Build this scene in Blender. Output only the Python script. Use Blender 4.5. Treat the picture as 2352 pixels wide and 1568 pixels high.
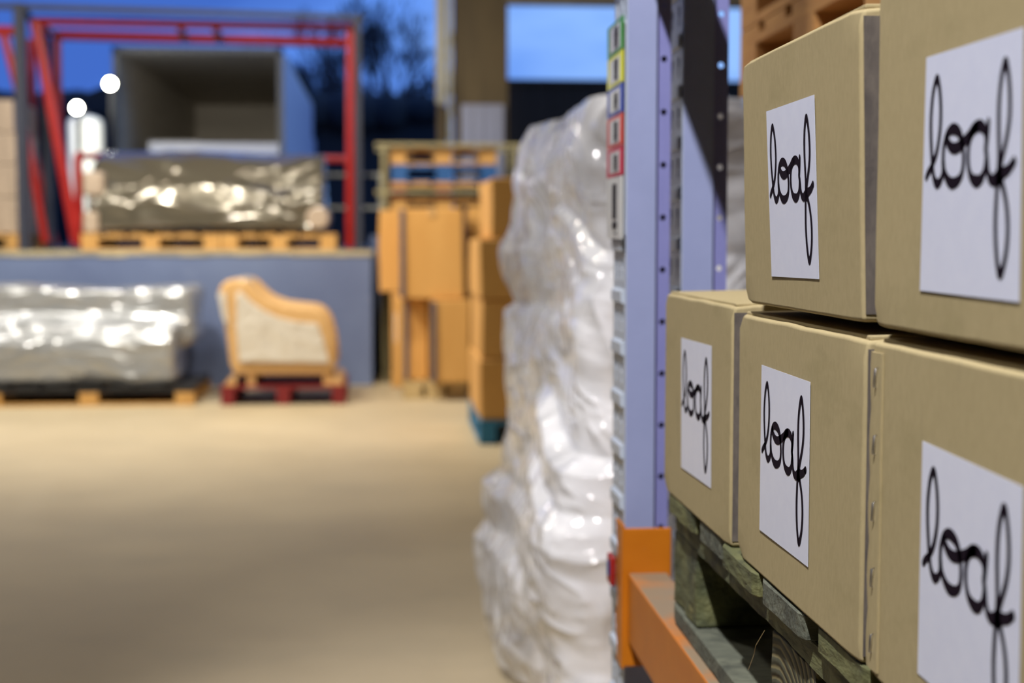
import bpy, bmesh, math, random
from mathutils import Vector, Matrix, noise
random.seed(7)
for o in list(bpy.data.objects): bpy.data.objects.remove(o)
SC = bpy.context.scene
COL = SC.collection
# ------------------------------------------------------------------ camera
FPX = 3300.0; PIT = math.radians(4.02); YAW = math.radians(4.9); CH = 1.25
cd = bpy.data.cameras.new('camera'); cam = bpy.data.objects.new('camera', cd); COL.objects.link(cam)
cam.location = (0, 0, CH); cam.rotation_euler = (math.pi/2-PIT, 0, -YAW)
cd.sensor_width = 36; cd.lens = FPX/2352*36; cd.clip_start = .05; cd.clip_end = 400
cd.dof.use_dof = True; cd.dof.focus_distance = 1.20; cd.dof.aperture_fstop = 4.9
SC.camera = cam
_r = Vector((math.cos(YAW), -math.sin(YAW), 0))
_f = Vector((math.sin(YAW)*math.cos(PIT), math.cos(YAW)*math.cos(PIT), -math.sin(PIT)))
_u = _r.cross(_f); _C = Vector((0, 0, CH))
def _ray(x, y): return _f + _r*((x-1176)/FPX) - _u*((y-784)/FPX)
def PY(x, y, Y): d = _ray(x, y); return _C + d*(Y/d.y)
def XY(x, Y): return PY(x, 552, Y).x
def ZY(y, Y): return PY(893, y, Y).z
# ------------------------------------------------------------------ colour management
vs = SC.view_settings; vs.view_transform = 'Standard'; vs.look = 'None'; vs.gamma = 1; vs.exposure = 0.18
vs.use_curve_mapping = False
# ------------------------------------------------------------------ dusk sky
w = bpy.data.worlds.new('dusk_sky'); SC.world = w; w.use_nodes = True
nt = w.node_tree; nt.nodes.clear()
def N(nt, t, **k):
    n = nt.nodes.new(t)
    for a, b in k.items():
        if a.startswith('i_'): n.inputs[a[2:].replace('_', ' ')].default_value = b
        else: setattr(n, a, b)
    return n
tc = N(nt, 'ShaderNodeTexCoord'); mp = N(nt, 'ShaderNodeMapping'); mp.inputs['Scale'].default_value = (3, 3, 9)
ns = N(nt, 'ShaderNodeTexNoise', i_Scale=1.6, i_Detail=5.0, i_Roughness=.55)
gr = N(nt, 'ShaderNodeSeparateXYZ')
m1 = N(nt, 'ShaderNodeMath', operation='MULTIPLY_ADD'); m1.inputs[1].default_value = 1.5; m1.inputs[2].default_value = .0
m2 = N(nt, 'ShaderNodeMath', operation='MULTIPLY_ADD'); m2.inputs[1].default_value = .75
rp = N(nt, 'ShaderNodeValToRGB')
rp.color_ramp.elements[0].position = .12; rp.color_ramp.elements[0].color = (.05, .135, .52, 1)
rp.color_ramp.elements[1].position = .72; rp.color_ramp.elements[1].color = (.28, .50, .98, 1)
e = rp.color_ramp.elements.new(.42); e.color = (.11, .27, .80, 1)
bg = N(nt, 'ShaderNodeBackground', i_Strength=1.0); ow = N(nt, 'ShaderNodeOutputWorld')
L = nt.links.new
L(tc.outputs['Generated'], mp.inputs[0]); L(mp.outputs[0], ns.inputs['Vector']); L(tc.outputs['Generated'], gr.inputs[0])
L(gr.outputs['X'], m1.inputs[0]); L(ns.outputs[0], m2.inputs[0]); L(m1.outputs[0], m2.inputs[2]); L(m2.outputs[0], rp.inputs[0])
L(rp.outputs[0], bg.inputs[0]); L(bg.outputs[0], ow.inputs[0])
# ------------------------------------------------------------------ lamps of the hall, plus added fill lights
def lamp(loc, power, col=(1, .93, .82), rad=.12, aim=None, spot=None, blend=.5):
    if aim is None:
        l = bpy.data.lights.new('hall_or_fill_light', 'POINT')
    else:
        l = bpy.data.lights.new('hall_or_fill_light', 'SPOT'); l.spot_size = math.radians(spot); l.spot_blend = blend
    l.energy = power; l.color = col; l.shadow_soft_size = rad
    o = bpy.data.objects.new('hall_or_fill_light', l); COL.objects.link(o); o.location = loc
    if aim is not None:
        o.rotation_euler = (Vector(aim)-Vector(loc)).to_track_quat('-Z', 'Y').to_euler()
    return o
lamp((-.64, -.3, 4.2), 740, (1, .97, .95), .05, (0.35, 1.55, 1.1), 46, .5)      # aisle lamp above the shelving
lamp((-2.4, 9.2, 4.3), 700, (1, .93, .78), .2, (-1.5, 11.0, 0), 150, 1.0)
lamp((-4.6, 10.0, 4.4), 300, (1, .93, .80), .2, (-3.5, 11.5, 0), 150, 1.0)
lamp((-0.5, 9.7, 4.6), 420, (1, .90, .72), .2, (.1, 11.5, .5), 150, 1.0)
lamp((-1.6, 5.2, 4.6), 190, (1, .93, .76), .15)  # added unseen fill, warms and brightens the near floor
lamp((-1.3, 2.6, 3.6), 165, (1, .98, .98), .08, (.50, 3.9, .8), 50, .7)  # added unseen spot to brighten the white wrapped load
lamp((-1.0, 12.2, 3.7), 600, (1, .93, .8), .12, (-2.6, 24, 3.3), 24, .6)  # added unseen spot that lights the inside of the lorry
# ------------------------------------------------------------------ helpers
def tag(o, label=None, cat=None, group=None, kind=None):
    if label: o['label'] = label
    if cat: o['category'] = cat
    if group: o['group'] = group
    if kind: o['kind'] = kind
    return o
def wloc(o):
    v = Vector((0, 0, 0))
    while o is not None: v += o.location; o = o.parent
    return v
def empty(name, loc, label=None, cat=None, group=None, kind=None):
    o = bpy.data.objects.new(name, None); COL.objects.link(o); o.location = loc; o.empty_display_size = .1
    return tag(o, label, cat, group, kind)
def obj(name, bm, m, parent=None, smooth=False, origin=None):
    """bm is in world coordinates; origin moves to the parent's base or to `origin`"""
    off = wloc(parent) if parent is not None else Vector(origin or (0, 0, 0))
    bmesh.ops.translate(bm, verts=bm.verts, vec=-off)
    bmesh.ops.recalc_face_normals(bm, faces=bm.faces)
    me = bpy.data.meshes.new(name); bm.to_mesh(me); bm.free()
    for mm in (m if isinstance(m, (list, tuple)) else [m]): me.materials.append(mm)
    if smooth: me.polygons.foreach_set('use_smooth', [True]*len(me.polygons))
    o = bpy.data.objects.new(name, me); COL.objects.link(o)
    if parent is not None: o.parent = parent
    else: o.location = off
    return o
def B(): return bmesh.new()
def box(bm, a, b, M=None, mi=0):
    x0, y0, z0 = a; x1, y1, z1 = b
    vs_ = [Vector(p) for p in ((x0,y0,z0),(x1,y0,z0),(x1,y1,z0),(x0,y1,z0),(x0,y0,z1),(x1,y0,z1),(x1,y1,z1),(x0,y1,z1))]
    if M is not None: vs_ = [M @ v for v in vs_]
    v = [bm.verts.new(p) for p in vs_]
    for f in ((0,3,2,1),(4,5,6,7),(0,1,5,4),(1,2,6,5),(2,3,7,6),(3,0,4,7)):
        bm.faces.new([v[i] for i in f]).material_index = mi
    return bm
def quad(bm, pts, mi=0):
    f = bm.faces.new([bm.verts.new(p) for p in pts]); f.material_index = mi; return f
def bev(o, w_=.004, seg=2):
    m = o.modifiers.new('bevel', 'BEVEL'); m.width = w_; m.segments = seg; m.limit_method = 'ANGLE'; return o
def tube(bm, pts, r, n=8, cap=True):
    pts = [Vector(p) for p in pts]; rs = r if isinstance(r, (list, tuple)) else [r]*len(pts)
    rings = []
    for i, p in enumerate(pts):
        d = (pts[min(i+1, len(pts)-1)] - pts[max(i-1, 0)]).normalized()
        a = d.orthogonal().normalized() if abs(d.z) > .9 else d.cross(Vector((0, 0, 1))).normalized()
        b = d.cross(a).normalized()
        rings.append([bm.verts.new(p + (a*math.cos(2*math.pi*k/n+math.pi/4) + b*math.sin(2*math.pi*k/n+math.pi/4))*rs[i]) for k in range(n)])
    for r0, r1 in zip(rings, rings[1:]):
        for k in range(n): bm.faces.new((r0[k], r0[(k+1) % n], r1[(k+1) % n], r1[k]))
    if cap: bm.faces.new(rings[0][::-1]); bm.faces.new(rings[-1])
    return bm
def sqtube(bm, p, q, r): return tube(bm, [p, q], r*1.3, 4)
def cyl(bm, c, r, h, n=24, axis='Z'):
    ax = {'X': Vector((1,0,0)), 'Y': Vector((0,1,0)), 'Z': Vector((0,0,1))}[axis]
    return tube(bm, [Vector(c), Vector(c)+ax*h], r, n)
def prism(bm, outline, y0, y1):
    """outline [(x,z)] extruded along Y"""
    a = [bm.verts.new((x, y0, z)) for x, z in outline]; b = [bm.verts.new((x, y1, z)) for x, z in outline]
    n = len(a)
    bm.faces.new(a); bm.faces.new(b[::-1])
    for i in range(n): bm.faces.new((a[i], b[i], b[(i+1) % n], a[(i+1) % n]))
    return bm
def copy_tree(o, delta, parent=None):
    c = o.copy(); COL.objects.link(c)
    if parent is None: c.location = o.location + Vector(delta)
    else: c.parent = parent
    for ch in [k for k in bpy.data.objects if k.parent == o]: copy_tree(ch, (0, 0, 0), c)
    return c
# ------------------------------------------------------------------ materials
def mat(name, c1, c2=None, rough=.6, metal=0., sc=(8, 8, 8), ns_=4., detail=6., lo=.35, hi=.65, bump=0., bsc=None, bdist=.01, spec=.5, coat=0., rvar=0.):
    m = bpy.data.materials.new(name); m.use_nodes = True; nt = m.node_tree
    b = nt.nodes['Principled BSDF']; b.inputs['Roughness'].default_value = rough; b.inputs['Metallic'].default_value = metal
    b.inputs['Specular IOR Level'].default_value = spec; b.inputs['Coat Weight'].default_value = coat; b.inputs['Coat Roughness'].default_value = .12
    b.inputs['Base Color'].default_value = (*c1, 1)
    t = N(nt, 'ShaderNodeTexCoord'); mpn = N(nt, 'ShaderNodeMapping'); mpn.inputs['Scale'].default_value = sc
    geo = N(nt, 'ShaderNodeNewGeometry'); nt.links.new(geo.outputs['Position'], mpn.inputs[0])
    nz = N(nt, 'ShaderNodeTexNoise', i_Scale=ns_, i_Detail=detail, i_Roughness=.6); nt.links.new(mpn.outputs[0], nz.inputs['Vector'])
    if c2 is not None:
        r_ = N(nt, 'ShaderNodeValToRGB'); r_.color_ramp.elements[0].position = lo; r_.color_ramp.elements[1].position = hi
        r_.color_ramp.elements[0].color = (*c1, 1); r_.color_ramp.elements[1].color = (*c2, 1)
        nt.links.new(nz.outputs[0], r_.inputs[0]); nt.links.new(r_.outputs[0], b.inputs['Base Color'])
        m['ramp'] = r_.name
    if bump:
        nb = N(nt, 'ShaderNodeTexNoise', i_Scale=(bsc or ns_*3), i_Detail=5.0); nt.links.new(mpn.outputs[0], nb.inputs['Vector'])
        bn = N(nt, 'ShaderNodeBump', i_Strength=bump, i_Distance=bdist); nt.links.new(nb.outputs[0], bn.inputs['Height']); nt.links.new(bn.outputs[0], b.inputs['Normal'])
    if rvar:
        mr = N(nt, 'ShaderNodeMath', operation='MULTIPLY_ADD'); mr.inputs[1].default_value = rvar; mr.inputs[2].default_value = rough-rvar/2
        nt.links.new(nz.outputs[0], mr.inputs[0]); nt.links.new(mr.outputs[0], b.inputs['Roughness'])
    return m
def emit(name, c, s):
    m = bpy.data.materials.new(name); m.use_nodes = True; b = m.node_tree.nodes['Principled BSDF']
    b.inputs['Base Color'].default_value = (*c, 1); b.inputs['Emission Color'].default_value = (*c, 1); b.inputs['Emission Strength'].default_value = s
    return m
def overlay(m, col, scale, stretch, lo, hi, amt):
    """adds a second stain / fibre layer over the base colour"""
    nt = m.node_tree; b = nt.nodes['Principled BSDF']; src = b.inputs['Base Color'].links[0].from_socket
    geo = N(nt, 'ShaderNodeNewGeometry'); mpn = N(nt, 'ShaderNodeMapping'); mpn.inputs['Scale'].default_value = stretch
    nz = N(nt, 'ShaderNodeTexNoise', i_Scale=scale, i_Detail=6.0, i_Roughness=.65)
    mr = N(nt, 'ShaderNodeMapRange'); mr.inputs['From Min'].default_value = lo; mr.inputs['From Max'].default_value = hi; mr.inputs['To Max'].default_value = amt
    mx = N(nt, 'ShaderNodeMixRGB'); mx.inputs['Color2'].default_value = (*col, 1)
    k = nt.links.new
    k(geo.outputs['Position'], mpn.inputs[0]); k(mpn.outputs[0], nz.inputs['Vector']); k(nz.outputs[0], mr.inputs['Value'])
    k(mr.outputs[0], mx.inputs['Fac']); k(src, mx.inputs['Color1']); k(mx.outputs[0], b.inputs['Base Color'])
    return m
def film(name, col, alpha, rough=.22, metal=0., bump=.6, sc=(5, 5, 5), trans_noise=0., dist=.03):
    m = bpy.data.materials.new(name); m.use_nodes = True; nt = m.node_tree; k = nt.links.new
    b = nt.nodes['Principled BSDF']; out = nt.nodes['Material Output']
    b.inputs['Base Color'].default_value = (*col, 1); b.inputs['Roughness'].default_value = rough; b.inputs['Metallic'].default_value = metal
    b.inputs['Coat Weight'].default_value = .6; b.inputs['Coat Roughness'].default_value = .08
    geo = N(nt, 'ShaderNodeNewGeometry'); mpn = N(nt, 'ShaderNodeMapping'); mpn.inputs['Scale'].default_value = sc
    nz = N(nt, 'ShaderNodeTexNoise', i_Scale=1.0, i_Detail=4.0, i_Distortion=1.2); nz.noise_type = 'RIDGED_MULTIFRACTAL'; nz.inputs['Offset'].default_value = .9
    nz.normalize = True
    bn = N(nt, 'ShaderNodeBump', i_Strength=bump, i_Distance=dist)
    k(geo.outputs['Position'], mpn.inputs[0]); k(mpn.outputs[0], nz.inputs['Vector']); k(nz.outputs[0], bn.inputs['Height'])
    k(bn.outputs[0], b.inputs['Normal']); k(bn.outputs[0], b.inputs['Coat Normal'])
    if alpha < 1:
        tr = N(nt, 'ShaderNodeBsdfTransparent'); mx = N(nt, 'ShaderNodeMixShader'); mx.inputs[0].default_value = alpha
        if trans_noise:
            n2 = N(nt, 'ShaderNodeTexNoise', i_Scale=2.3, i_Detail=3.0); k(geo.outputs['Position'], n2.inputs['Vector'])
            mr = N(nt, 'ShaderNodeMapRange'); mr.inputs['From Min'].default_value = .35; mr.inputs['From Max'].default_value = .6
            mr.inputs['To Min'].default_value = alpha-trans_noise; mr.inputs['To Max'].default_value = min(1, alpha+trans_noise)
            k(n2.outputs[0], mr.inputs['Value']); k(mr.outputs[0], mx.inputs[0])
        k(tr.outputs[0], mx.inputs[1]); k(b.outputs[0], mx.inputs[2]); k(mx.outputs[0], out.inputs['Surface'])
    return m
M = {}
M['concrete'] = overlay(mat('beige concrete', (.44, .36, .235), (.52, .43, .29), .55, sc=(1, 1, 1), ns_=.7, bump=.05, bsc=40, rvar=.2), (.34, .29, .2), 1.2, (1, 1.8, 1), .5, .8, .5)
M['dock_paint'] = overlay(mat('blue grey wall paint', (.115, .155, .30), (.15, .20, .36), .6, sc=(1, 1, 1), ns_=1.3), (.22, .27, .42), 3., (1, 1, 2), .6, .8, .5)
M['nosing'] = mat('worn beige edge', (.55, .47, .30), (.30, .27, .2), .7, sc=(1, 1, 1), ns_=5)
M['asphalt'] = mat('dark asphalt', (.03, .032, .036), (.05, .05, .055), .8, ns_=2)
M['darkwall'] = mat('dark brown cladding', (.022, .016, .012), (.035, .026, .02), .8, sc=(6, 1, .4), ns_=2)
M['hallwall'] = mat('dull hall cladding', (.16, .15, .14), (.20, .19, .17), .8, ns_=1)
M['hedge'] = mat('dark hedge', (.006, .009, .016), (.012, .018, .028), .9, ns_=4)
M['steelblue'] = mat('blue grey steel', (.018, .022, .045), (.028, .034, .06), .7, metal=.0, ns_=3)
M['red'] = mat('red painted steel', (.30, .010, .010), (.36, .016, .014), .38, ns_=3, spec=.5)
M['truckwood'] = mat('grey truck lining', (.46, .42, .36), (.54, .5, .43), .6, sc=(.5, 1, 6), ns_=2, bump=.1)
M['truckskin'] = mat('blue white truck skin', (.20, .23, .42), (.24, .27, .47), .4, ns_=2)
M['truckframe'] = mat('dull grey frame', (.10, .10, .10), (.14, .14, .14), .5, ns_=3)
M['pinedark'] = mat('dark orange pallet wood', (.42, .20, .06), (.52, .27, .085), .7, sc=(2, 2, 12), ns_=3, bump=.1)
M['bark'] = mat('dark bark', (.012, .012, .02), (.02, .02, .03), .9, ns_=5)
M['pine'] = mat('orange pallet wood', (.50, .26, .07), (.62, .36, .12), .65, sc=(2, 2, 12), ns_=3, bump=.1)
M['palewood'] = mat('pale pallet wood', (.52, .38, .18), (.62, .48, .26), .65, sc=(2, 2, 12), ns_=3, bump=.1)
M['bluewood'] = mat('blue painted wood', (.01, .075, .28), (.02, .12, .38), .6, ns_=6)
M['tealwood'] = mat('teal blue painted wood', (.02, .14, .30), (.03, .22, .42), .6, ns_=12)
M['redwood'] = mat('dark red painted wood', (.16, .008, .012), (.24, .015, .02), .6, ns_=6)
M['carton'] = mat('orange brown cardboard', (.58, .30, .080), (.64, .35, .105), .7, sc=(1, 1, .3), ns_=4)
M['cartonpale'] = mat('pale wrapped cardboard', (.42, .33, .26), (.50, .40, .32), .45, ns_=3, coat=.3)
M['tape'] = mat('grey strapping', (.09, .09, .13), (.11, .11, .15), .4, ns_=3)
M['white'] = mat('white paper', (.75, .75, .78), (.8, .8, .82), .6, ns_=3)
M['tank'] = mat('white plastic', (.8, .8, .76), (.85, .85, .8), .4, ns_=3)
M['column'] = mat('brown column', (.075, .052, .024), (.11, .078, .036), .6, sc=(4, 4, .6), ns_=1.5)
M['grey'] = mat('grey pipe', (.42, .42, .38), (.48, .48, .43), .5, ns_=2)
M['panel'] = mat('blue white sheet', (.27, .30, .46), (.31, .34, .50), .4, sc=(6, 1, .2), ns_=2)
M['cage'] = mat('yellow grey tube', (.30, .27, .16), (.38, .34, .2), .4, ns_=4)
M['black'] = mat('black', (.01, .01, .012), (.015, .015, .018), .6, ns_=3)
M['silver'] = film('silver grey wrap', (.44, .46, .50), 1, .26, .5, .35, (1.6, 4, 7), dist=.04)
M['clear'] = film('clear glossy wrap', (.15, .135, .105), 1, .22, .42, .36, (1.6, 2.4, 3.6), dist=.05)
M['whitefilm'] = film('white stretch film', (.93, .93, .98), .72, .16, 0, .6, (5, 5, 6), .26, dist=.02)
M['padding'] = mat('pale foam padding', (.78, .78, .82), (.88, .88, .9), .7, ns_=2)
M['fabricwhite'] = film('pale wrap over upholstery', (.72, .68, .62), 1, .3, .1, .3, (4, 4, 4))
M['tan'] = mat('tan cardboard edging', (.60, .35, .14), (.70, .45, .20), .55, ns_=5, coat=.2)
# foreground
M['box'] = mat('brown corrugated cardboard', (.415, .340, .188), (.460, .378, .213), .75, sc=(90, 90, 34), ns_=3., lo=.3, hi=.7, bump=.25, bsc=6, bdist=.0006, spec=.25)
overlay(M['box'], (.30, .255, .125), 7., (1, 1, 2), .52, .8, .6)
overlay(M['box'], (.22, .19, .12), 16., (1, 3, .45), .66, .8, .55)
M['boxinner'] = mat('cut cardboard edge', (.30, .24, .13), (.36, .29, .16), .85, sc=(60, 60, 60), ns_=4, bump=.5, bsc=5, bdist=.002)
M['label'] = mat('white sticker paper', (.74, .78, .97), (.77, .81, .99), .38, sc=(20, 20, 20), ns_=3, spec=.5)
M['ink'] = mat('dark plum ink', (.010, .005, .013), None, .7, spec=.06)
M['gapshade'] = mat('grey mauve shade on cardboard end', (.10, .085, .08), (.17, .145, .125), .9, sc=(30, 30, 12), ns_=3, bump=.3, bdist=.001)  # carton end with the shade of the gap put into its colour
M['postblue'] = mat('lavender rack paint', (.29, .335, .57), (.31, .355, .60), .42, sc=(3, 3, 3), ns_=6, spec=.4)
M['flange'] = mat('violet rack paint', (.21, .22, .50), (.23, .24, .53), .42, sc=(3, 3, 3), ns_=6, spec=.4)
M['postgrey'] = mat('pale grey blue rack paint', (.50, .56, .68), (.46, .52, .62), .4, sc=(3, 3, 3), ns_=6)
M['orange'] = overlay(mat('orange beam paint', (.52, .155, .006), (.56, .175, .008), .42, sc=(3, 3, 3), ns_=5, spec=.4), (.36, .20, .10), 9., (1, 1.2, 2.5), .62, .72, .6)
M['dusty'] = overlay(mat('dusty orange top', (.52, .165, .02), (.27, .20, .13), .6, sc=(3, 5, 3), ns_=1.3, lo=.42, hi=.56), (.24, .19, .14), 20., (1, 1, 1), .5, .8, .4)
M['green'] = overlay(mat('weathered green wood', (.075, .088, .042), (.175, .175, .07), .75, sc=(10, 3, 10), ns_=2.5, lo=.35, hi=.68, bump=.7, bsc=12, bdist=.004), (.025, .032, .026), 14., (1, 1, 1), .48, .66, .85)
overlay(M['green'], (.30, .27, .10), 22., (1, .4, 1), .64, .74, .7)
M['greengrey'] = overlay(mat('weathered grey green wood', (.085, .095, .075), (.15, .16, .12), .75, sc=(3, 12, 10), ns_=2.5, bump=.7, bsc=12, bdist=.004), (.03, .035, .03), 14., (1, 1, 1), .5, .66, .7)
M['metal'] = mat('staple metal', (.55, .55, .6), None, .3, metal=1)
# end grain block: growth rings
def endgrain():
    m = mat('end grain green wood', (.10, .10, .05), (.15, .14, .07), .8, ns_=8)
    nt = m.node_tree; b = nt.nodes['Principled BSDF']; k = nt.links.new
    geo = N(nt, 'ShaderNodeNewGeometry'); mpn = N(nt, 'ShaderNodeMapping'); mpn.inputs['Location'].default_value = (0, -1.245, -.80)
    wv = N(nt, 'ShaderNodeTexWave', i_Scale=34., i_Distortion=2.2, i_Detail=2.); wv.wave_type = 'RINGS'; wv.rings_direction = 'X'
    rr = N(nt, 'ShaderNodeValToRGB'); rr.color_ramp.elements[0].color = (.20, .17, .08, 1); rr.color_ramp.elements[1].color = (.06, .06, .035, 1)
    rr.color_ramp.elements[0].position = .05; rr.color_ramp.elements[1].position = .4
    k(geo.outputs['Position'], mpn.inputs[0]); k(mpn.outputs[0], wv.inputs['Vector']); k(wv.outputs[0], rr.inputs[0]); k(rr.outputs[0], b.inputs['Base Color'])
    bn = N(nt, 'ShaderNodeBump', i_Strength=.5, i_Distance=.002); k(wv.outputs[0], bn.inputs['Height']); k(bn.outputs[0], b.inputs['Normal'])
    return m
M['endgrain'] = endgrain()
# ================================================================== THE SETTING
ZD = 1.165; YD = 12.45; XD = -.148
def struct(name, bm, m, **k): return tag(obj(name, bm, m, **k), kind='structure')
struct('floor', box(B(), (-12, -6, -.1), (7, 13.6, 0)), M['concrete'])
struct('ceiling', box(B(), (-12, -6, 6.6), (7, 13.8, 6.8)), M['hallwall'])
struct('wall_rear', box(B(), (-12, -6.2, 0), (7, -6, 6.6)), M['hallwall'])
struct('wall_left', box(B(), (-12.2, -6, 0), (-12, 13.6, 6.6)), M['hallwall'])
struct('wall_right', box(B(), (7, -6, 0), (7.2, 13.6, 6.6)), M['hallwall'])
b = B(); box(b, (-12, 13.8, 4.3), (7, 13.95, 6.6)); box(b, (XY(1165, 13.8), 13.8, ZY(3, 13.8)), (7, 13.95, 4.3))
struct('wall_front', b, M['hallwall'])
# raised yard with its retaining wall facing the hall
b = B(); box(b, (-14, YD, -.05), (XD, 13.6, ZD-.034)); bmesh.ops.bevel(b, geom=b.edges[:], offset=.004, segments=1)
struct('wall_dock', b, M['dock_paint'])
b = B()
n = 60; x0 = -14.0
for i in range(n):          # worn concrete nosing of uneven depth
    xa = x0+(XD+.01-x0)*i/n; xb = x0+(XD+.01-x0)*(i+1)/n
    box(b, (xa, YD-.012, ZD-.036-random.uniform(0, .016)), (xb, YD+.5, ZD))
struct('trim_1', b, M['nosing'])
struct('ground_yard', box(B(), (-40, 13.6, ZD-.3), (40, 90, ZD-.002)), M['asphalt'])
b = B(); box(b, (XD, 13.6, 0), (7, 13.75, ZD+.02)); struct('wall_retaining', b, M['darkwall'])
struct('ground_apron', box(B(), (-14, YD+.488, ZD-.052), (XD, 13.6, ZD-.001)), M['asphalt'])
# far boundary walls
Yf = 34
b = B(); box(b, (XY(-500, Yf), Yf, ZD), (XY(1010, Yf), Yf+.4, ZY(236, Yf)))
random.seed(3)
for i in range(110):
    x = random.uniform(XY(-480, Yf), XY(1005, Yf)); r = random.uniform(.15, .5)
    bmesh.ops.create_icosphere(b, subdivisions=2, radius=r, matrix=Matrix.Translation((x, Yf-.05, ZY(236, Yf)-r*.5)))
tag(obj('boundary_hedge', b, M['hedge'], origin=((XY(150, Yf)+XY(1010, Yf))/2, Yf, ZD)), 'dark clipped hedge along the far side of the yard under the bare trees', 'hedge')
Yw = 20
b = B(); box(b, (XY(1150, Yw), Yw, ZD), (XY(1700, Yw), Yw+.3, ZY(184, Yw)))
for i in range(40):
    x = XY(1150, Yw)+i*.12; box(b, (x, Yw-.03, ZD), (x+.06, Yw, ZY(190, Yw)))
box(b, (XY(1150, Yw), Yw-.06, ZY(190, Yw)), (XY(1700, Yw), Yw+.36, ZY(180, Yw)))
struct('wall_outbuilding', b, M['darkwall'])
# low dark shed on the left
Yl = 30
b = B(); box(b, (XY(150, Yl), Yl, ZD), (XY(275, Yl), Yl+3, ZY(265, Yl)))
prism(b, [(XY(148, Yl), ZY(266, Yl)), (XY(278, Yl), ZY(266, Yl)), (XY(278, Yl), ZY(195, Yl)), (XY(225, Yl), ZY(215, Yl)), (XY(170, Yl), ZY(245, Yl))], Yl-.2, Yl+3.2)
tag(obj('shed', b, M['hedge'], origin=(XY(210, Yl), Yl, ZD)), 'small dark shed beside the lit lamps left of the open lorry', 'shed')
# ================================================================== TREES
def tree(x, Y, h, seed, spread, label):
    random.seed(seed)
    base = Vector((x, Y, ZD)); t = empty('bare_tree', base, label, 'tree', 'bare trees beyond the yard')
    tb = B(); bb = B()
    def grow(bm, p, d, ln, r, lev):
        pts = [p]; rr = [r]
        for i in range(3):
            d = (d+Vector((random.uniform(-.22, .22), random.uniform(-.2, .2), random.uniform(-.02, .16)))).normalized()
            p = p+d*ln/3; pts.append(p); rr.append(r*(1-.25*(i+1)/3))
        tube(bm, pts, rr, 4 if lev else 8)
        if lev >= 6: return
        for k in range(3 if lev < 4 else 3):
            a = random.uniform(0, 6.28); s = random.uniform(.35, .8)*spread
            nd = (d+Vector((math.cos(a)*s, math.sin(a)*s, .25))).normalized()
            grow(bb, pts[random.choice([2, 3])] if k else p, nd, ln*random.uniform(.62, .82), max(.013, r*.6), lev+1)
    grow(tb, base, Vector((0, 0, 1)), h*.27, .17, 0)
    obj('trunk', tb, M['bark'], t); obj('branches', bb, M['bark'], t)
for (px, py, Yt, sd, sp, lb) in ((895, -70, 37, 11, 1.0, 'tallest bare tree, standing between the red gate and the brown column'),
        (975, 80, 44, 5, .9, 'bare tree close against the pale pipe of the brown column'),
        (750, 60, 51, 21, 1.1, 'bare tree seen through the red gate right of the open lorry'),
        (690, 100, 58, 9, .9, 'bare tree rising just beside the right side of the lorry'),
        (835, 130, 65, 33, 1., 'bare tree standing behind the right post of the gate frame')):
    tree(XY(px, Yt), Yt, ZY(py, Yt)-ZD+.5, sd, sp, lb)
# ================================================================== LORRY
Y0, Y1 = 20.0, 27.8
xl, xr = XY(272, Y0), XY(652, Y0); zt = ZY(124, Y0); zb = ZD+1.05
t = empty('lorry', ((xl+xr)/2, Y0, ZD), 'box lorry with its rear open and dark inside, parked in the yard', 'lorry')
th = .05
obj('side_panel', box(B(), (xl, Y0, zb), (xl+th, Y1, zt)), M['truckwood'], t)
b = B(); box(b, (xr-th, Y0, zb), (xr-.01, Y1, zt)); obj('side_panel', b, M['truckwood'], t)
obj('outer_skin', box(B(), (xr-.009, Y0, zb), (xr+.012, Y1, zt)), M['truckskin'], t)
obj('roof', box(B(), (xl, Y0, zt), (xr, Y1, zt+.05)), M['truckwood'], t)
obj('load_floor', box(B(), (xl, Y0, zb-.12), (xr, Y1, zb)), M['truckwood'], t)
obj('front_bulkhead', box(B(), (xl, Y1, zb-.12), (xr, Y1+.05, zt+.05)), M['truckwood'], t)
b = B(); box(b, (xl-.03, Y0-.04, zb-.12), (xl+.05, Y0, zt+.05)); box(b, (xr-.06, Y0-.04, zb-.12), (xr+.02, Y0, zt+.05)); box(b, (xl-.03, Y0-.04, zt-.02), (xr+.02, Y0, zt+.06))
obj('rear_frame', b, M['truckframe'], t)
obj('tail_lift', box(B(), (XY(350, Y0), Y0-.12, zb-.1), (xr-.05, Y0-.05, ZY(332, Y0))), M['white'], t)
for yy in (Y0+1.2, Y0+6.6):
    for xx in (xl+.15, xr-.45):
        b = cyl(B(), (xx, yy, ZD+.48), .48, .3, 24, 'X'); obj('wheel', b, M['black'], t)
b = B(); box(b, (xl+.5, Y0+.3, ZD+.6), (xr-.5, Y1, zb-.12)); obj('chassis', b, M['black'], t)
b = B(); box(b, (xl+.05, Y1+.2, ZD+.5), (xr-.05, Y1+2.1, zt-.5)); obj('cab', b, M['truckskin'], t)
b = B(); box(b, (XY(352, 21.3), 21.0, zb), (XY(470, 21.3), 22.0, ZY(326, 21))); o = tag(obj('crate', b, M['truckwood'], origin=(XY(400, 21), 21.5, zb)), 'grey crate standing inside the lorry behind the tail lift', 'crate')
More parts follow.
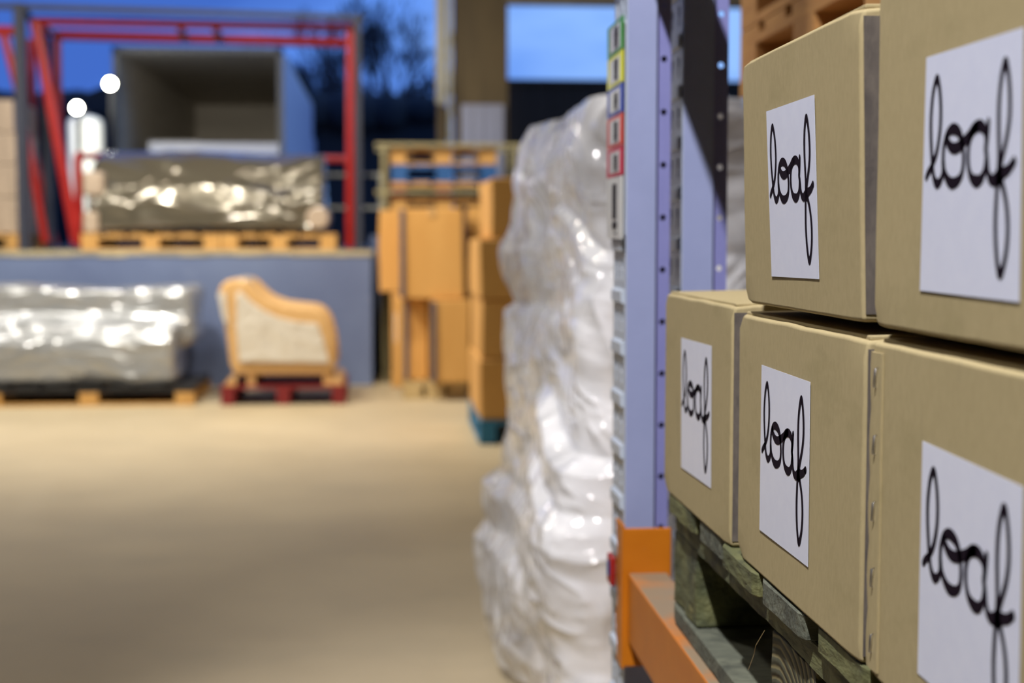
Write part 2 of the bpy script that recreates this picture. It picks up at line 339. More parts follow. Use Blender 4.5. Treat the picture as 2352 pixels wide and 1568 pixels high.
# ================================================================== TANK + LAMPS
Yk = 22
cx = XY(202, Yk)
t = empty('storage_tank', (cx, Yk, ZD), 'upright white tank glowing under the yard lamps', 'tank')
b = B(); rad = .26; pr = [(rad*.98, ZD), (rad, ZD+.05), (rad, ZY(290, Yk)), (rad*.93, ZY(280, Yk)), (rad*.6, ZY(273, Yk)), (rad*.2, ZY(270, Yk))]
tube(b, [(cx, Yk, z) for r, z in pr], [r for r, z in pr], 28); obj('shell', b, M['tank'], t, True)
b = B(); cyl(b, (cx, Yk, ZY(270, Yk)-.01), .07, .05); obj('lid', b, M['black'], t)
def flood(px, py, Y, label, r, power, aim=None):
    p = PY(px, py, Y); t = empty('yard_lamp', (p.x, Y, ZD), label, 'lamp', 'lit yard lamps')
    obj('pole', tube(B(), [(p.x, Y+.1, ZD), (p.x, Y+.1, p.z)], .04, 10), M['black'], t)
    obj('housing', cyl(B(), (p.x, Y-.02, p.z), r*1.15, .12, 24, 'Y'), M['black'], t)
    b = B(); bmesh.ops.create_uvsphere(b, u_segments=20, v_segments=12, radius=r, matrix=Matrix.Translation((p.x, Y-.04, p.z)) @ Matrix.Scale(.5, 4, (0, 1, 0)))
    obj('bulb', b, M['bulb'], t, True)
    lamp((p.x, Y-.35 if aim is None else Y+.3, p.z), power, (1, .98, .85), .08, aim, 60, .5).name = 'yard_light'
M['bulb'] = emit('lamp glow', (1, .98, .82), 60)
flood(254, 193, 19.2, 'upper and brighter of the two lit yard lamps, nearer the lorry', .062, 25)
flood(178, 248, 19.6, 'lower of the two lit yard lamps, above the white tank', .06, 260, (XY(202, 22), 22, 2.5))
# ================================================================== GATE: grey frame and red up-and-over gate
Yg = 12.62
t = empty('gate_frame', (XY(440, Yg), Yg, ZD), 'dark blue grey steel portal frame standing on the dock edge around the red gate', 'frame')
b = B(); box(b, (XY(42, Yg), Yg, ZD), (XY(66, Yg), Yg+.09, ZY(17, Yg))); obj('post', b, M['steelblue'], t)
b = B(); box(b, (XY(816, Yg), Yg, ZD), (XY(832, Yg), Yg+.09, ZY(38, Yg))); obj('post', b, M['steelblue'], t)
b = B(); box(b, (XY(104, 13.9), 13.9, ZD), (XY(122, 13.9), 14., ZY(95, 13.9))); obj('post', b, M['steelblue'], t)
b = B(); tube(b, [PY(-330, 3, Yg+.05), PY(834, 41, Yg+.05)], .034, 4); obj('top_beam', b, M['steelblue'], t)
b = B(); tube(b, [PY(55, 24, Yg+.1), PY(112, 95, 13.9)], .03, 4); obj('side_beam', b, M['steelblue'], t)
Ya, Yb = 12.85, 14.15
t = empty('pallet_gate', (XY(480, 13.4), 13.4, ZD), 'red tubular swinging pallet gate around the wrapped sofa on the dock', 'gate')
R_ = .036
b = B(); tube(b, [PY(78, 48, Ya), PY(806, 62, Ya)], R_, 8); obj('top_rail', b, M['red'], t)
b = B(); tube(b, [PY(128, 80, Yb), PY(812, 98, Yb)], R_*1.35, 8); obj('top_rail', b, M['red'], t)
obj('side_rail', tube(B(), [PY(806, 62, Ya), PY(812, 98, Yb)], R_, 8), M['red'], t); obj('side_rail', tube(B(), [PY(78, 48, Ya), PY(128, 80, Yb)], R_, 8), M['red'], t)
for xx in (412, 492):
    b = B(); tube(b, [PY(xx, 55, Ya), PY(xx+12, 90, Yb)], R_*1.0, 8); obj('cross_bar', b, M['red'], t)
b = B(); tube(b, [PY(806, 62, Ya), (XY(804, Ya), Ya, ZD+.02)], R_*1.1, 8); obj('upright', b, M['red'], t)
b = B(); tube(b, [PY(130, 84, Yb), PY(133, 340, Yb)], R_*1.25, 8); obj('upright', b, M['red'], t)
b = B(); tube(b, [PY(80, 50, Ya), PY(118, 250, Ya), PY(176, 560, Ya)], R_*1.3, 8); obj('diagonal_brace', b, M['red'], t)
b = B(); tube(b, [PY(178, 360, Ya), PY(182, 566, Ya)], R_*1.0, 8); obj('upright', b, M['red'], t)
b = B(); tube(b, [PY(186, 358, 13.8), PY(812, 366, 13.8)], R_*1.0, 8); obj('mid_rail', b, M['red'], t)
for p_, q_ in ((PY(180, 356, Ya), PY(186, 358, 13.8)), (PY(806, 364, Ya), PY(812, 366, 13.8))): obj('side_rail', tube(B(), [p_, q_], R_*.9, 8), M['red'], t)
b = B(); tube(b, [PY(72, 90, Yb), PY(76, 330, Yb)], R_*1.1, 8); tube(b, [PY(76, 330, Yb), PY(128, 563, Yb)], R_*.8, 8); obj('upright', b, M['red'], t)
t = empty('pallet_gate', (XY(-120, 13.4), 13.4, ZD), 'second red pallet gate, cut off by the left edge behind the carton stack', 'gate')
b = B(); tube(b, [PY(-300, 62, Ya), PY(36, 72, Ya)], R_*1.3, 8); obj('top_rail', b, M['red'], t)
b = B(); tube(b, [PY(6, 70, Ya), PY(40, 200, Ya), PY(104, 558, Ya)], R_, 8); obj('diagonal_brace', b, M['red'], t)
b = B(); tube(b, [PY(-300, 62, Ya), (XY(-300, Ya), Ya, ZD+.01)], R_, 8); obj('upright', b, M['red'], t)
# ================================================================== PALLETS
def pallet(origin, LX, WY, m, label, name='wooden_pallet', cat='pallet', group=None, H=.144, boards=6, rot=0., m2=None, along='X'):
    """origin: near-left bottom corner. Deck boards run along X, stringers along Y."""
    t = empty(name, origin, label, cat, group); m2 = m2 or m
    o = Vector(origin); R = Matrix.Translation(o) @ Matrix.Rotation(rot, 4, 'Z')
    tb = .02; bh = H-3*tb-.0
    gap = (WY-boards*WY*.80/boards)/(boards-1) if boards > 1 else 0
    bw = WY*.80/boards
    if along == 'X':
        for i in range(boards):
            y = i*(bw+gap); obj('deck_board', box(B(), (0, y, H-tb), (LX, y+bw, H), R), m, t)
        for i in range(3):
            x = i*(LX-.1)/2; obj('stringer_board', box(B(), (x, 0, H-2*tb), (x+.1, WY, H-tb-.0005), R), m, t)
            obj('bottom_board', box(B(), (x, 0, 0), (x+.1, WY, tb), R), m2, t)
            for j in range(3):
                y = j*(WY-.14)/2; obj('block', box(B(), (x, y, tb+.0005), (x+.1, y+.14, H-2*tb-.0005), R), m2, t)
    else:
        bw = LX*.80/boards; gap = (LX-boards*bw)/(boards-1)
        for i in range(boards):
            x = i*(bw+gap); obj('deck_board', box(B(), (x, 0, H-tb), (x+bw, WY, H), R), m, t)
        for i in range(3):
            y = i*(WY-.1)/2; obj('stringer_board', box(B(), (0, y, H-2*tb), (LX, y+.1, H-tb-.0005), R), m, t)
            obj('bottom_board', box(B(), (0, y, 0), (LX, y+.1, tb), R), m2, t)
            for j in range(3):
                x = j*(LX-.14)/2; obj('block', box(B(), (x, y, tb+.0005), (x+.14, y+.1, H-2*tb-.0005), R), m2, t)
    return t
def carton(a, b_, m, label, group=None, rot=0., tape=None, sticker=None, seam=True):
    """a, b_ opposite corners; tape: x position fraction of vertical strap on near face"""
    a = Vector(a); b_ = Vector(b_); c = Vector(((a.x+b_.x)/2, (a.y+b_.y)/2, a.z))
    t = empty('cardboard_carton', c, label, 'box', group)
    R = Matrix.Translation(c) @ Matrix.Rotation(rot, 4, 'Z') @ Matrix.Translation(-c)
    bm = box(B(), a, b_); bmesh.ops.subdivide_edges(bm, edges=bm.edges[:], cuts=3, use_grid_fill=True)
    for v in bm.verts:
        k = noise.noise(v.co*2.3)*.014
        v.co += Vector((k, noise.noise(v.co*2.1+Vector((5, 2, 1)))*.012, 0))
        v.co = R @ v.co
    o = obj('body', bm, m, t, True); bev(o, .012, 3); o.modifiers[0].angle_limit = .9; o.modifiers[0].harden_normals = True
    if seam:
        bm = box(B(), (c.x-.025, a.y-.012, b_.z-.06), (c.x+.025, b_.y+.012, b_.z+.003), R)
        obj('packing_tape', bm, M['tan'], t)
    for f in (tape or []):
        x = a.x+(b_.x-a.x)*f; obj('strap', box(B(), (x-.018, a.y-.016, a.z+.01), (x+.018, a.y-.004, b_.z-.01), R), M['tape'], t)
    if sticker:
        y0, y1, z0, z1 = sticker
        obj('paper_label', box(B(), (a.x-.018, y0, z0), (a.x-.010, y1, z1), R), M['white'], t)
    return t
# ================================================================== FILM-WRAPPED SHAPES
def blob(name, boxes, m, parent=None, vox=.035, bevelw=.08, disp=.03, dsc=3., seed=0, smooth_it=6, origin=None):
    """union of rounded boxes, remeshed, relaxed and crumpled; world coordinates"""
    bm = B()
    for it in boxes:
        if callable(it): it(bm)
        else: box(bm, *it)
    me = bpy.data.meshes.new('tmp'); bmesh.ops.recalc_face_normals(bm, faces=bm.faces); bm.to_mesh(me); bm.free()
    o = bpy.data.objects.new('tmp', me); COL.objects.link(o)
    m_ = o.modifiers.new('r', 'REMESH'); m_.mode = 'VOXEL'; m_.voxel_size = vox
    m_ = o.modifiers.new('s', 'SMOOTH'); m_.iterations = smooth_it; m_.factor = .8
    dg = bpy.context.evaluated_depsgraph_get(); ev = o.evaluated_get(dg); me2 = bpy.data.meshes.new_from_object(ev)
    bpy.data.objects.remove(o); bpy.data.meshes.remove(me)
    bm = B(); bm.from_mesh(me2); bpy.data.meshes.remove(me2)
    bm.normal_update(); nrm = {v: v.normal.copy() for v in bm.verts}; off = Vector((seed*3.1, seed*1.7, seed))
    for v in bm.verts:
        p = v.co*dsc+off
        q = Vector((p.x*.55+.9*noise.noise(p*.5), p.y, p.z*1.5+p.x*.25))
        k = (1-abs(noise.noise(q))*2.2)*.6+(1-abs(noise.noise(q*2.1))*2.2)*.18+noise.noise(p*.5)*.8
        v.co += nrm[v]*disp*(k-.5)
    return obj(name, bm, m, parent, True, origin)
# ---- long silver sofa on the floor (left)
pallet((-3.05, 11.03, 0), XY(440, 11.03)+3.05, 1.0, M['black'], 'long dark pallet with orange wood end blocks under the silver wrapped sofa', m2=M['pine'], along='Y', boards=7)
xe = XY(395, 11.1)
t = empty('wrapped_sofa', (-2.6, 11.5, .144), 'sofa wrapped in shiny silver film on the floor against the blue dock wall', 'sofa')
blob('film_wrap', [((-4.0, 11.12, .17), (xe, 12.0, .52)), ((-4.0, 11.40, .42), (XY(445, 11.5), 12.15, .885)), ((-4.0, 11.2, .42), (XY(400, 11.2), 11.9, .62))], M['silver'], t, .035, disp=.045, dsc=2.6, seed=1, smooth_it=8)
# ---- armchair on red pallet
Yc = 10.95
ox, oy, s_ = 0, 540, 1/2.6133
prof = [(1300, 335), (1335, 280), (1400, 262), (1475, 268), (1520, 310), (1560, 350), (1610, 385), (1690, 415), (1800, 428), (1880, 436), (1935, 465), (1972, 520), (1998, 610), (2010, 700), (2012, 800), (1985, 846), (1400, 846), (1372, 780), (1352, 610), (1325, 460)]
def cp(q, Y): p = PY(q[0]*s_, oy+q[1]*s_, Y); return (p.x, p.z)
pallet((XY(502, 11.0), 11.0, 0), XY(790, 11.0)-XY(502, 11.0), .9, M['redwood'], 'dark red painted pallet on the floor under the wrapped armchair', along='X')
t = empty('wrapped_armchair', (XY(645, Yc), Yc+.45, .144), 'armchair wrapped in pale film with tan cardboard edging, standing on a red pallet', 'armchair')
outl = [cp(q, Yc) for q in prof]
zmin = min(z for x, z in outl)
# two arms + seat + back
def inset(outl, k):
    cx_ = sum(x for x, z in outl)/len(outl); cz_ = sum(z for x, z in outl)/len(outl)
    return [(cx_+(x-cx_)*k, cz_+(z-cz_)*k) for x, z in outl]
for ya in (Yc+.08, Yc+.72):
    b = prism(B(), outl, ya, ya+.14); o = obj('arm', b, M['tan'], t); bev(o, .03, 3)
b = B(); prism(b, [cp(q, Yc) for q in ((1400, 846), (1985, 846), (1990, 660), (1420, 640))], Yc+.22, Yc+.72); o = obj('seat', b, M['fabricwhite'], t); bev(o, .04, 3)
b = B(); prism(b, [cp(q, Yc) for q in ((1400, 846), (1372, 780), (1300, 335), (1335, 280), (1400, 262), (1475, 268), (1540, 640), (1560, 846))], Yc+.22, Yc+.72); o = obj('backrest', b, M['fabricwhite'], t); bev(o, .03, 3)
side = [(1415, 345), (1440, 340), (1500, 400), (1570, 450), (1660, 495), (1760, 520), (1905, 535), (1935, 620), (1975, 770), (1430, 765), (1412, 560)]
b = prism(B(), [cp(q, Yc) for q in side], Yc+.055, Yc+.075); o = obj('side_film', b, M['fabricwhite'], t); bev(o, .006, 2)
b = prism(B(), [cp(q, Yc) for q in ((1300, 345), (1345, 345), (1365, 560), (1330, 500))], Yc+.06, Yc+.078); obj('back_film', b, M['fabricwhite'], t)
b = B()
for x_ in (1500, 1960):
    p = cp((x_, 846), Yc)
    for y_ in (Yc+.10, Yc+.73): obj('foot', box(B(), (p[0]-.03, y_, .145), (p[0]+.03, y_+.07, p[1]+.015)), M['tan'], t)
b = B(); xa, xb_ = XY(505, Yc), XY(785, Yc)
prism(b, [(xa, .146), (xa+.10, .146), (xa+.09, .20), (xa+.05, .212)], Yc+.08, Yc+.85); tag(obj('corner_protector', b, M['tan'], origin=(xa+.08, Yc+.4, .146)), 'crumpled tan cardboard piece under the back edge of the armchair', 'cardboard')
b = B(); prism(b, [(xb_-.14, .146), (xb_, .146), (xb_-.02, .20), (xb_-.07, .212)], Yc+.08, Yc+.85); tag(obj('corner_protector', b, M['tan'], origin=(xb_-.07, Yc+.4, .146)), 'crumpled tan cardboard piece under the front edge of the armchair', 'cardboard')
# ---- wrapped sofa on the dock
Ys = 12.68
xa, xb_ = XY(190, Ys), XY(752, Ys)
pallet((XY(186, 12.66), 12.66, ZD), 1.18, .95, M['pine'], 'orange wooden pallet on the dock under the left half of the wrapped sofa', along='Y')
pallet((XY(186, 12.66)+1.19, 12.66, ZD), XY(772, 12.66)-XY(186, 12.66)-1.19, .95, M['pine'], 'orange wooden pallet on the dock under the right half of the wrapped sofa', along='Y')
zp = ZD+.146
t = empty('wrapped_sofa', ((xa+xb_)/2, Ys+.4, zp), 'sofa sealed in clear glossy film on the dock inside the red gate', 'sofa')
def sofa_core(bm):
    pr = [(Ys+.06, zp+.03), (Ys+.05, zp+.26), (Ys+.10, zp+.36), (Ys+.30, zp+.66), (Ys+.42, ZY(352, Ys+.4)), (Ys+.85, ZY(352, Ys+.4)), (Ys+.85, zp+.03)]
    a = [bm.verts.new((xa+.05, y, z)) for y, z in pr]; b_ = [bm.verts.new((xb_-.03, y, z)) for y, z in pr]
    bm.faces.new(a); bm.faces.new(b_[::-1])
    for k in range(len(pr)): bm.faces.new((a[k], b_[k], b_[(k+1) % len(pr)], a[(k+1) % len(pr)]))
blob('film_wrap', [sofa_core], M['clear'], t, .03, disp=.05, dsc=2.2, seed=4, smooth_it=4)
b = cyl(B(), (XY(730, Ys), Ys-.01, ZY(500, Ys)), .10, .7, 24, 'Y'); o = obj('arm_roll', b, M['cartonpale'], t, False); bev(o, .02)
b = box(B(), (XY(190, Ys), Ys+.0, zp), (XY(226, Ys), Ys+.3, zp+.19)); o = obj('cardboard_corner', b, M['cartonpale'], t); bev(o, .03, 3)
b = box(B(), (XY(188, Ys), Ys+.04, ZY(452, Ys)), (XY(238, Ys), Ys+.5, ZY(395, Ys))); o = obj('cardboard_corner', b, M['cartonpale'], t); bev(o, .04, 3)
# ---- cartons at the left edge on the dock
Yq = 13.1
pallet((-4.1, Yq, ZD), XY(50, Yq)+4.1, .9, M['pine'], 'orange pallet at the left edge carrying the pale carton stack', along='Y')
labs = ['lowest of the pale wrapped cartons stacked at the left edge', 'second from bottom of the pale wrapped cartons at the left edge', 'third from bottom of the pale wrapped cartons at the left edge', 'topmost of the pale wrapped cartons stacked at the left edge']
zs = [ZD+.146, ZY(455, Yq), ZY(380, Yq), ZY(308, Yq), ZY(234, Yq)]
for i in range(4):
    carton((-4.0, Yq+.03, zs[i]), (XY(44, Yq)-.01*i, Yq+.85, zs[i+1]-.004), M['cartonpale'], labs[i], 'pale cartons stacked at the left edge', seam=False)
# ---- guard rail between gate and column
Yr = 14.0
t = empty('guard_rail', (XY(900, Yr), Yr, ZD), 'thin grey double guard rail behind the red gate at the yard edge', 'railing')
for yy in (402, 478):
    obj('rail', tube(B(), [(XY(740, Yr), Yr, ZY(yy, Yr)), (XY(880, Yr), Yr, ZY(yy, Yr))], .017, 8), M['grey'], t)
for xx in (745, 876):
    obj('post', tube(B(), [(XY(xx, Yr), Yr, ZD), (XY(xx, Yr), Yr, ZY(396, Yr))], .02, 8), M['grey'], t)
t = tag(obj('bollard', tube(B(), [(XY(862, 13.53), 13.53, 0), (XY(862, 13.53), 13.53, ZY(540, 13.53))], .05, 16), M['dock_paint'], origin=(XY(862, 13.53), 12.9, 0)), 'short grey post standing just right of the dock wall end', 'post')
# ================================================================== COLUMN
Yk = 14.1
t = empty('steel_column', (XY(1105, Yk), Yk, ZD), 'broad brown column rising between the two openings behind the cartons', 'column', kind='structure')
b = B(); xa, xb_ = XY(1046, Yk), XY(1166, Yk)
box(b, (xa, Yk, ZD), (xb_, Yk+.03, 6.6)); box(b, (xa, Yk+.37, ZD), (xb_, Yk+.4, 6.6)); box(b, ((xa+xb_)/2-.15, Yk+.03, ZD), ((xa+xb_)/2+.15, Yk+.37, 6.6))
box(b, (xa+.0, Yk-.02, ZD), (xa+.05, Yk, 6.6)); box(b, (xb_-.05, Yk-.02, ZD), (xb_, Yk, 6.6))
obj('shaft', b, M['column'], t)
b = B(); box(b, (XY(1060, 14.0), 14.0, ZD), (XY(1157, 14.0), 14.06, ZY(238, 14.0)))
for k in range(3): x_ = XY(1078+k*26, 14.0); box(b, (x_, 13.985, ZD), (x_+.03, 14.0, ZY(240, 14.0)))
obj('guard_sheet', b, M['panel'], t)
t = empty('drain_pipe', (XY(1020, 14.12), 14.12, ZD), 'pale pipe with dark lower section running up beside the brown column', 'pipe')
Yp = 14.12
b = B(); box(b, (XY(1003, Yp), Yp, ZY(240, Yp)), (XY(1028, Yp), Yp+.12, 6.59)); o = obj('upper_pipe', b, M['grey'], t); bev(o, .03, 4)
b = B(); box(b, (XY(1005, Yp), Yp+.01, ZD), (XY(1026, Yp), Yp+.11, ZY(240, Yp))); o = obj('lower_pipe', b, M['column'], t); bev(o, .03, 4)
b = B(); box(b, (XY(1030, Yp), Yp+.02, ZD), (XY(1040, Yp), Yp+.06, 6.59)); obj('conduit', b, M['grey'], t)
# ================================================================== STILLAGE with pallets
Yz = 12.75
t = empty('stillage', (XY(1030, Yz), Yz, 0), 'yellow grey tubular stillage frame around the stacked pallets', 'stillage')
rz = .02
xa, xb_ = XY(884, Yz), XY(1190, Yz)
for x_ in (xa, xb_):
    for y_ in (Yz, Yz+.78):
        if y_ == Yz and x_ == xb_: pass
        obj('post', tube(B(), [(x_, y_, 0), (x_, y_, ZY(332, Yz))], rz*1.3, 4), M['cage'], t)
for yy in (332, 440):
    for y_ in (Yz, Yz+.78):
        obj('rail', tube(B(), [(xa-.08, y_, ZY(yy, Yz)), (xb_+.04, y_, ZY(yy, Yz))], rz, 4), M['cage'], t)
    for x_ in (xa, xb_):
        obj('rail', tube(B(), [(x_, Yz, ZY(yy, Yz)), (x_, Yz+.78, ZY(yy, Yz))], rz, 4), M['cage'], t)
Ym = Yz+.06; xs0 = XY(892, Ym)+.02; wz = XY(1140, Ym)-xs0
def zpal(z, m, lab, m2=None, dx=0., w_=None):
    pallet((xs0+dx, Ym, z), w_ or wz, .66, m, lab, group='pallets stacked in the stillage', along='Y', boards=5, m2=m2, H=.152)
ztop = ZY(334, Ym)
zpal(ztop-.165, M['pine'], 'orange wood pallet, topmost in the stillage')
zpal(ztop-.165-.152, M['bluewood'], 'blue painted pallet, second from the top in the stillage', dx=.01)
zpal(ztop-.165-.304, M['pine'], 'orange wood pallet with a red end block below the blue pallet', M['redwood'])
zpal(ztop-.165-.456, M['pine'], 'orange wood pallet, fourth from the top in the stillage')
zpal(ztop-.165-.608, M['pine'], 'lowest visible orange pallet in the stillage')
b = box(B(), (xs0, Ym, 0), (xs0+wz, Ym+.66, ztop-.775)); tag(obj('timber_bearer', b, M['black'], origin=(xs0+wz/2, Ym+.5, 0)), 'dark timber base beneath the pallets in the stillage', 'timber')
# ================================================================== CARTON STACKS
g = 'large strapped cartons beside the dock wall'
ang = math.radians(-12)
def rc(px0, px1, Y, z0, z1, dep, lab, rot, **k):
    x0_, x1_ = XY(px0, Y), XY(px1, Y)
    return carton((x0_, Y, z0), (x1_, Y+dep, z1), M['carton'], lab, g, rot, **k)
pallet((XY(925, 11.25), 11.3, 0), .50, .62, M['palewood'], 'worn pallet under the large strapped cartons beside the dock wall', along='Y', rot=math.radians(0))
zA = ZY(688, 11.2); zB = ZY(478, 11.2)
rc(930, 1074, 11.2, zA+.004, zB, .95, 'large strapped carton, upper one in the stack beside the dock wall', ang*.35, tape=[.03], sticker=(11.45, 11.75, zA+.33, zA+.56))
rc(912, 982, 11.35, .148, zA, .70, 'lower left strapped carton on the pallet beside the dock wall', 0, tape=[.28], sticker=(11.45, 11.7, .44, .66), seam=False)
rc(989, 1078, 11.12, .148, zA, .95, 'lower right strapped carton standing forward on the same pallet', 0, tape=[.07], seam=False)
carton((XY(897, 12.25), 12.25, 0), (XY(868, 12.25)+.36, 12.68, ZY(672, 12.25)), M['carton'], 'brown carton on the floor behind the lower strapped cartons', g, seam=False)
carton((XY(870, 12.25), 12.25, ZY(672, 12.25)+.004), (XY(870, 12.25)+.35, 12.66, ZY(482, 12.25)), M['carton'], 'brown carton stacked behind the upper strapped carton', g, seam=False)
pallet((.64, 12.17, 0), .8, .4, M['palewood'], 'pallet hidden in the shade behind the narrow carton column', along='Y')
carton((.66, 12.2, .148), (.98, 12.54, ZY(530, 12.2)), M['carton'], 'brown carton standing behind both carton stacks', g, seam=False)
carton((.67, 12.2, ZY(530, 12.2)+.004), (.96, 12.54, ZY(474, 12.2)), M['carton'], 'small carton lying on top between the two carton stacks', g, seam=False)
# right stack on blue pallet
g2 = 'cartons stacked on the teal blue pallet'
X2 = .555
pallet((X2-.005, 8.74, 0), .8, 1.2, M['tealwood'], 'teal blue painted pallet under the carton stack by the white wrapped load', along='X')
z2 = [.146, .52, .89, 1.262, 1.635]
lab2 = ['bottom carton of the stack on the teal blue pallet', 'second carton from the bottom on the teal blue pallet', 'third carton from the bottom on the teal blue pallet', 'top carton on the teal blue pallet, set back to the right']
for i in range(4):
    dx = [0.0, .012, .0, .075][i]
    carton((X2+dx, 8.76+[0, .02, .0, .03][i], z2[i]), (X2+.78, 9.92, z2[i+1]-.004), M['carton'], lab2[i], g2, seam=False)
# ================================================================== WHITE WRAPPED STACK
random.seed(2)
CB = [Vector((.405, 4.5)), Vector((.53, 3.45)), Vector((1.55, 3.57)), Vector((1.42, 4.62))]    # plan corners BL FL FR BR
oz = [(0.0, .135), (0.15, .15), (.20, .155), (.27, .175), (.33, .17), (.38, .12), (.44, .125), (.50, .12), (.545, .05), (.62, .055), (.75, .05), (.90, .06), (1.0, .06), (1.035, .055), (1.06, .015), (1.12, .03), (1.22, .04), (1.28, .018), (1.31, .012), (1.42, .02), (1.54, .004), (1.6, -.01)]
FOLDS = []
for f_, am_, n_ in ((1.1, .016, 2), (2.0, .011, 3), (3.6, .0065, 3), (6.5, .0033, 3), (11, .0016, 2)):
    for k in range(n_):
        a = random.uniform(.15, 2.9); FOLDS.append((math.cos(a)*f_, math.sin(a)*f_, random.random(), am_))
def oprof(z):
    for (a, c), (b2, d) in zip(oz, oz[1:]):
        if z <= b2: f_ = max(0, (z-a)/(b2-a)); return c+(d-c)*f_
    return oz[-1][1]
def wrap_shell(z0, z1, nz_, nt_, shrink=0., amp=1.):
    # plan perimeter with rounded corners
    pts = []; rr = .09; n = 4; cen = sum(CB, Vector((0, 0)))/4
    per = []
    for i in range(4):
        p, q, r_ = CB[i-1], CB[i], CB[(i+1) % 4]
        d1 = (p-q).normalized(); d2 = (r_-q).normalized()
        a = q+d1*rr; c = q+d2*rr
        for k in range(9):
            t_ = k/8; per.append((1-t_)**2*a+2*t_*(1-t_)*q+t_*t_*c)
    # resample
    L_ = [0]; 
    for i in range(len(per)): L_.append(L_[-1]+(per[(i+1) % len(per)]-per[i]).length)
    tot = L_[-1]; ring = []
    j = 0
    for k in range(nt_):
        s = tot*k/nt_
        while L_[j+1] < s: j += 1
        f_ = (s-L_[j])/max(1e-9, L_[j+1]-L_[j]); ring.append(per[j].lerp(per[(j+1) % len(per)], f_))
    nor = []
    for k in range(nt_):
        d = (ring[(k+1) % nt_]-ring[k-1]).normalized(); nn = Vector((d.y, -d.x))
        if nn.dot(ring[k]-cen) < 0: nn = -nn
        nor.append(nn)
    bm = B(); rows = []
    for i in range(nz_+1):
        z = z0+(z1-z0)*i/nz_; row = []
        top = max(0, (z-(z1-.06))/.06)
        for k in range(nt_):
            p = Vector((ring[k].x, ring[k].y, z))
            wv = noise.noise(p*1.3)*1.2; al = p.x*.3-p.y          # along-face coordinate
            wu = noise.noise(Vector((al*1.1, 4.4, p.z*1.3)))*.9; k_ = .020*noise.noise(Vector((al*1.6, 1.5, p.z*1.8)))
            for dx_, dz_, ph_, am_ in FOLDS:
                x_ = (al*dx_+p.z*dz_+ph_+wu*.35*math.hypot(dx_, dz_)*.5) % 1.0
                k_ += am_*(abs(x_-.5)*4-1)*(.45+.9*abs(noise.noise(Vector((al*1.3+ph_, 7., p.z*1.4)))))
            k_ += .0025*noise.noise(Vector((al*16, 2.2, p.z*16)))
            left = max(0, -nor[k].x)
            sh = max(0., min(1., (p-Vector((*CB[0], p.z))).length/1.05))
            d = (oprof(z)*(1-sh)+oprof(max(.0, z-.22+.2*noise.noise(Vector((al*2, 0, z)))))*sh)*(left*.75+.25)+k_*amp-shrink-.02*top*top
            row.append(bm.verts.new((p.x+nor[k].x*d, p.y+nor[k].y*d, z+.012*noise.noise(p*5)*(0 if i == 0 else 1))))
        rows.append(row)
    for r0, r1 in zip(rows, rows[1:]):
        for k in range(nt_): bm.faces.new((r0[k], r0[(k+1) % nt_], r1[(k+1) % nt_], r1[k]))
    # gathered top
    c = Vector((cen.x, cen.y, z1+.0)); prev = rows[-1]
    for s in (.8, .55, .3):
        new = []
        for k in range(nt_):
            p = Vector((ring[k].x, ring[k].y, 0)).lerp(Vector((cen.x, cen.y, 0)), 1-s)
            new.append(bm.verts.new((p.x, p.y, z1+.01+.02*noise.noise(Vector((p.x*8, p.y*8, 3))))))
        for k in range(nt_): bm.faces.new((prev[k], prev[(k+1) % nt_], new[(k+1) % nt_], new[k]))
        prev = new
    bm.faces.new(prev)
    return bm
pallet((.41, 3.50, 0), 1.08, 1.02, M['palewood'], 'pale wooden pallet mostly hidden below the tall white wrapped load', along='X')
t = empty('wrapped_load', (.95, 4.0, .146), 'tall pallet load bundled in crumpled white stretch film next to the rack upright', 'wrapped load')
o = obj('stretch_film', wrap_shell(.045, 1.60, 350, 620), M['whitefilm'], t, True)
obj('foam_padding', wrap_shell(.155, 1.575, 60, 120, .05, .5), M['padding'], t, True)
o = obj('shipping_note', prism(B(), [(0, 0), (.001, 0), (.001, .0), (0, .001)], 0, .001), M['white'], t); bpy.data.objects.remove(o)
for za, zb_ in ((.20, .60), (.63, 1.02)):
    e0 = Vector((.53, 3.45)); e1 = Vector((.405, 4.5)); dd = (e1-e0).normalized(); nn = Vector((dd.y, -dd.x))
    a = e0+dd*.06+nn*.012; c = e0+dd*.44+nn*.012
    b = B(); lo_ = [b.verts.new((*q, za)) for q in (a, c, c+nn*.3, a+nn*.3)]; hi_ = [b.verts.new((*q, zb_)) for q in (a, c, c+nn*.3, a+nn*.3)]
    b.faces.new(lo_); b.faces.new(hi_)
    for k in range(4): b.faces.new((lo_[k], lo_[(k+1) % 4], hi_[(k+1) % 4], hi_[k]))
    obj('inner_carton', b, M['box'], t)
p0 = PY(1372, 640, 3.78); p1 = PY(1408, 560, 3.6)
b = B(); quad(b, [(p0.x-.07, 3.9, p0.z), (p1.x-.085, 3.62, p0.z+.03), (p1.x-.085, 3.62, p1.z), (p0.x-.07, 3.9, p1.z-.03)])
o = obj('shipping_note', b, M['tape'], t); sm = o.modifiers.new('s', 'SOLIDIFY'); sm.thickness = .002
# load behind the rack seen past the second upright
pallet((.80, 2.3, 0), 1.0, 1.0, M['palewood'], 'pallet on the floor under the load behind the rack', along='X')
t = carton((.82, 2.4, .148), (1.75, 3.22, 1.0), M['carton'], 'large brown carton behind the second upright below the silver bundle', seam=False)
t = empty('wrapped_bundle', (1.3, 2.8, 1.004), 'silver wrapped bundle seen in the gap between rack upright and upper carton', 'bundle')
blob('film_wrap', [((.84, 2.35, 1.03), (1.7, 3.2, 1.52))], M['silver'], t, .03, disp=.05, dsc=5, seed=8, smooth_it=5)
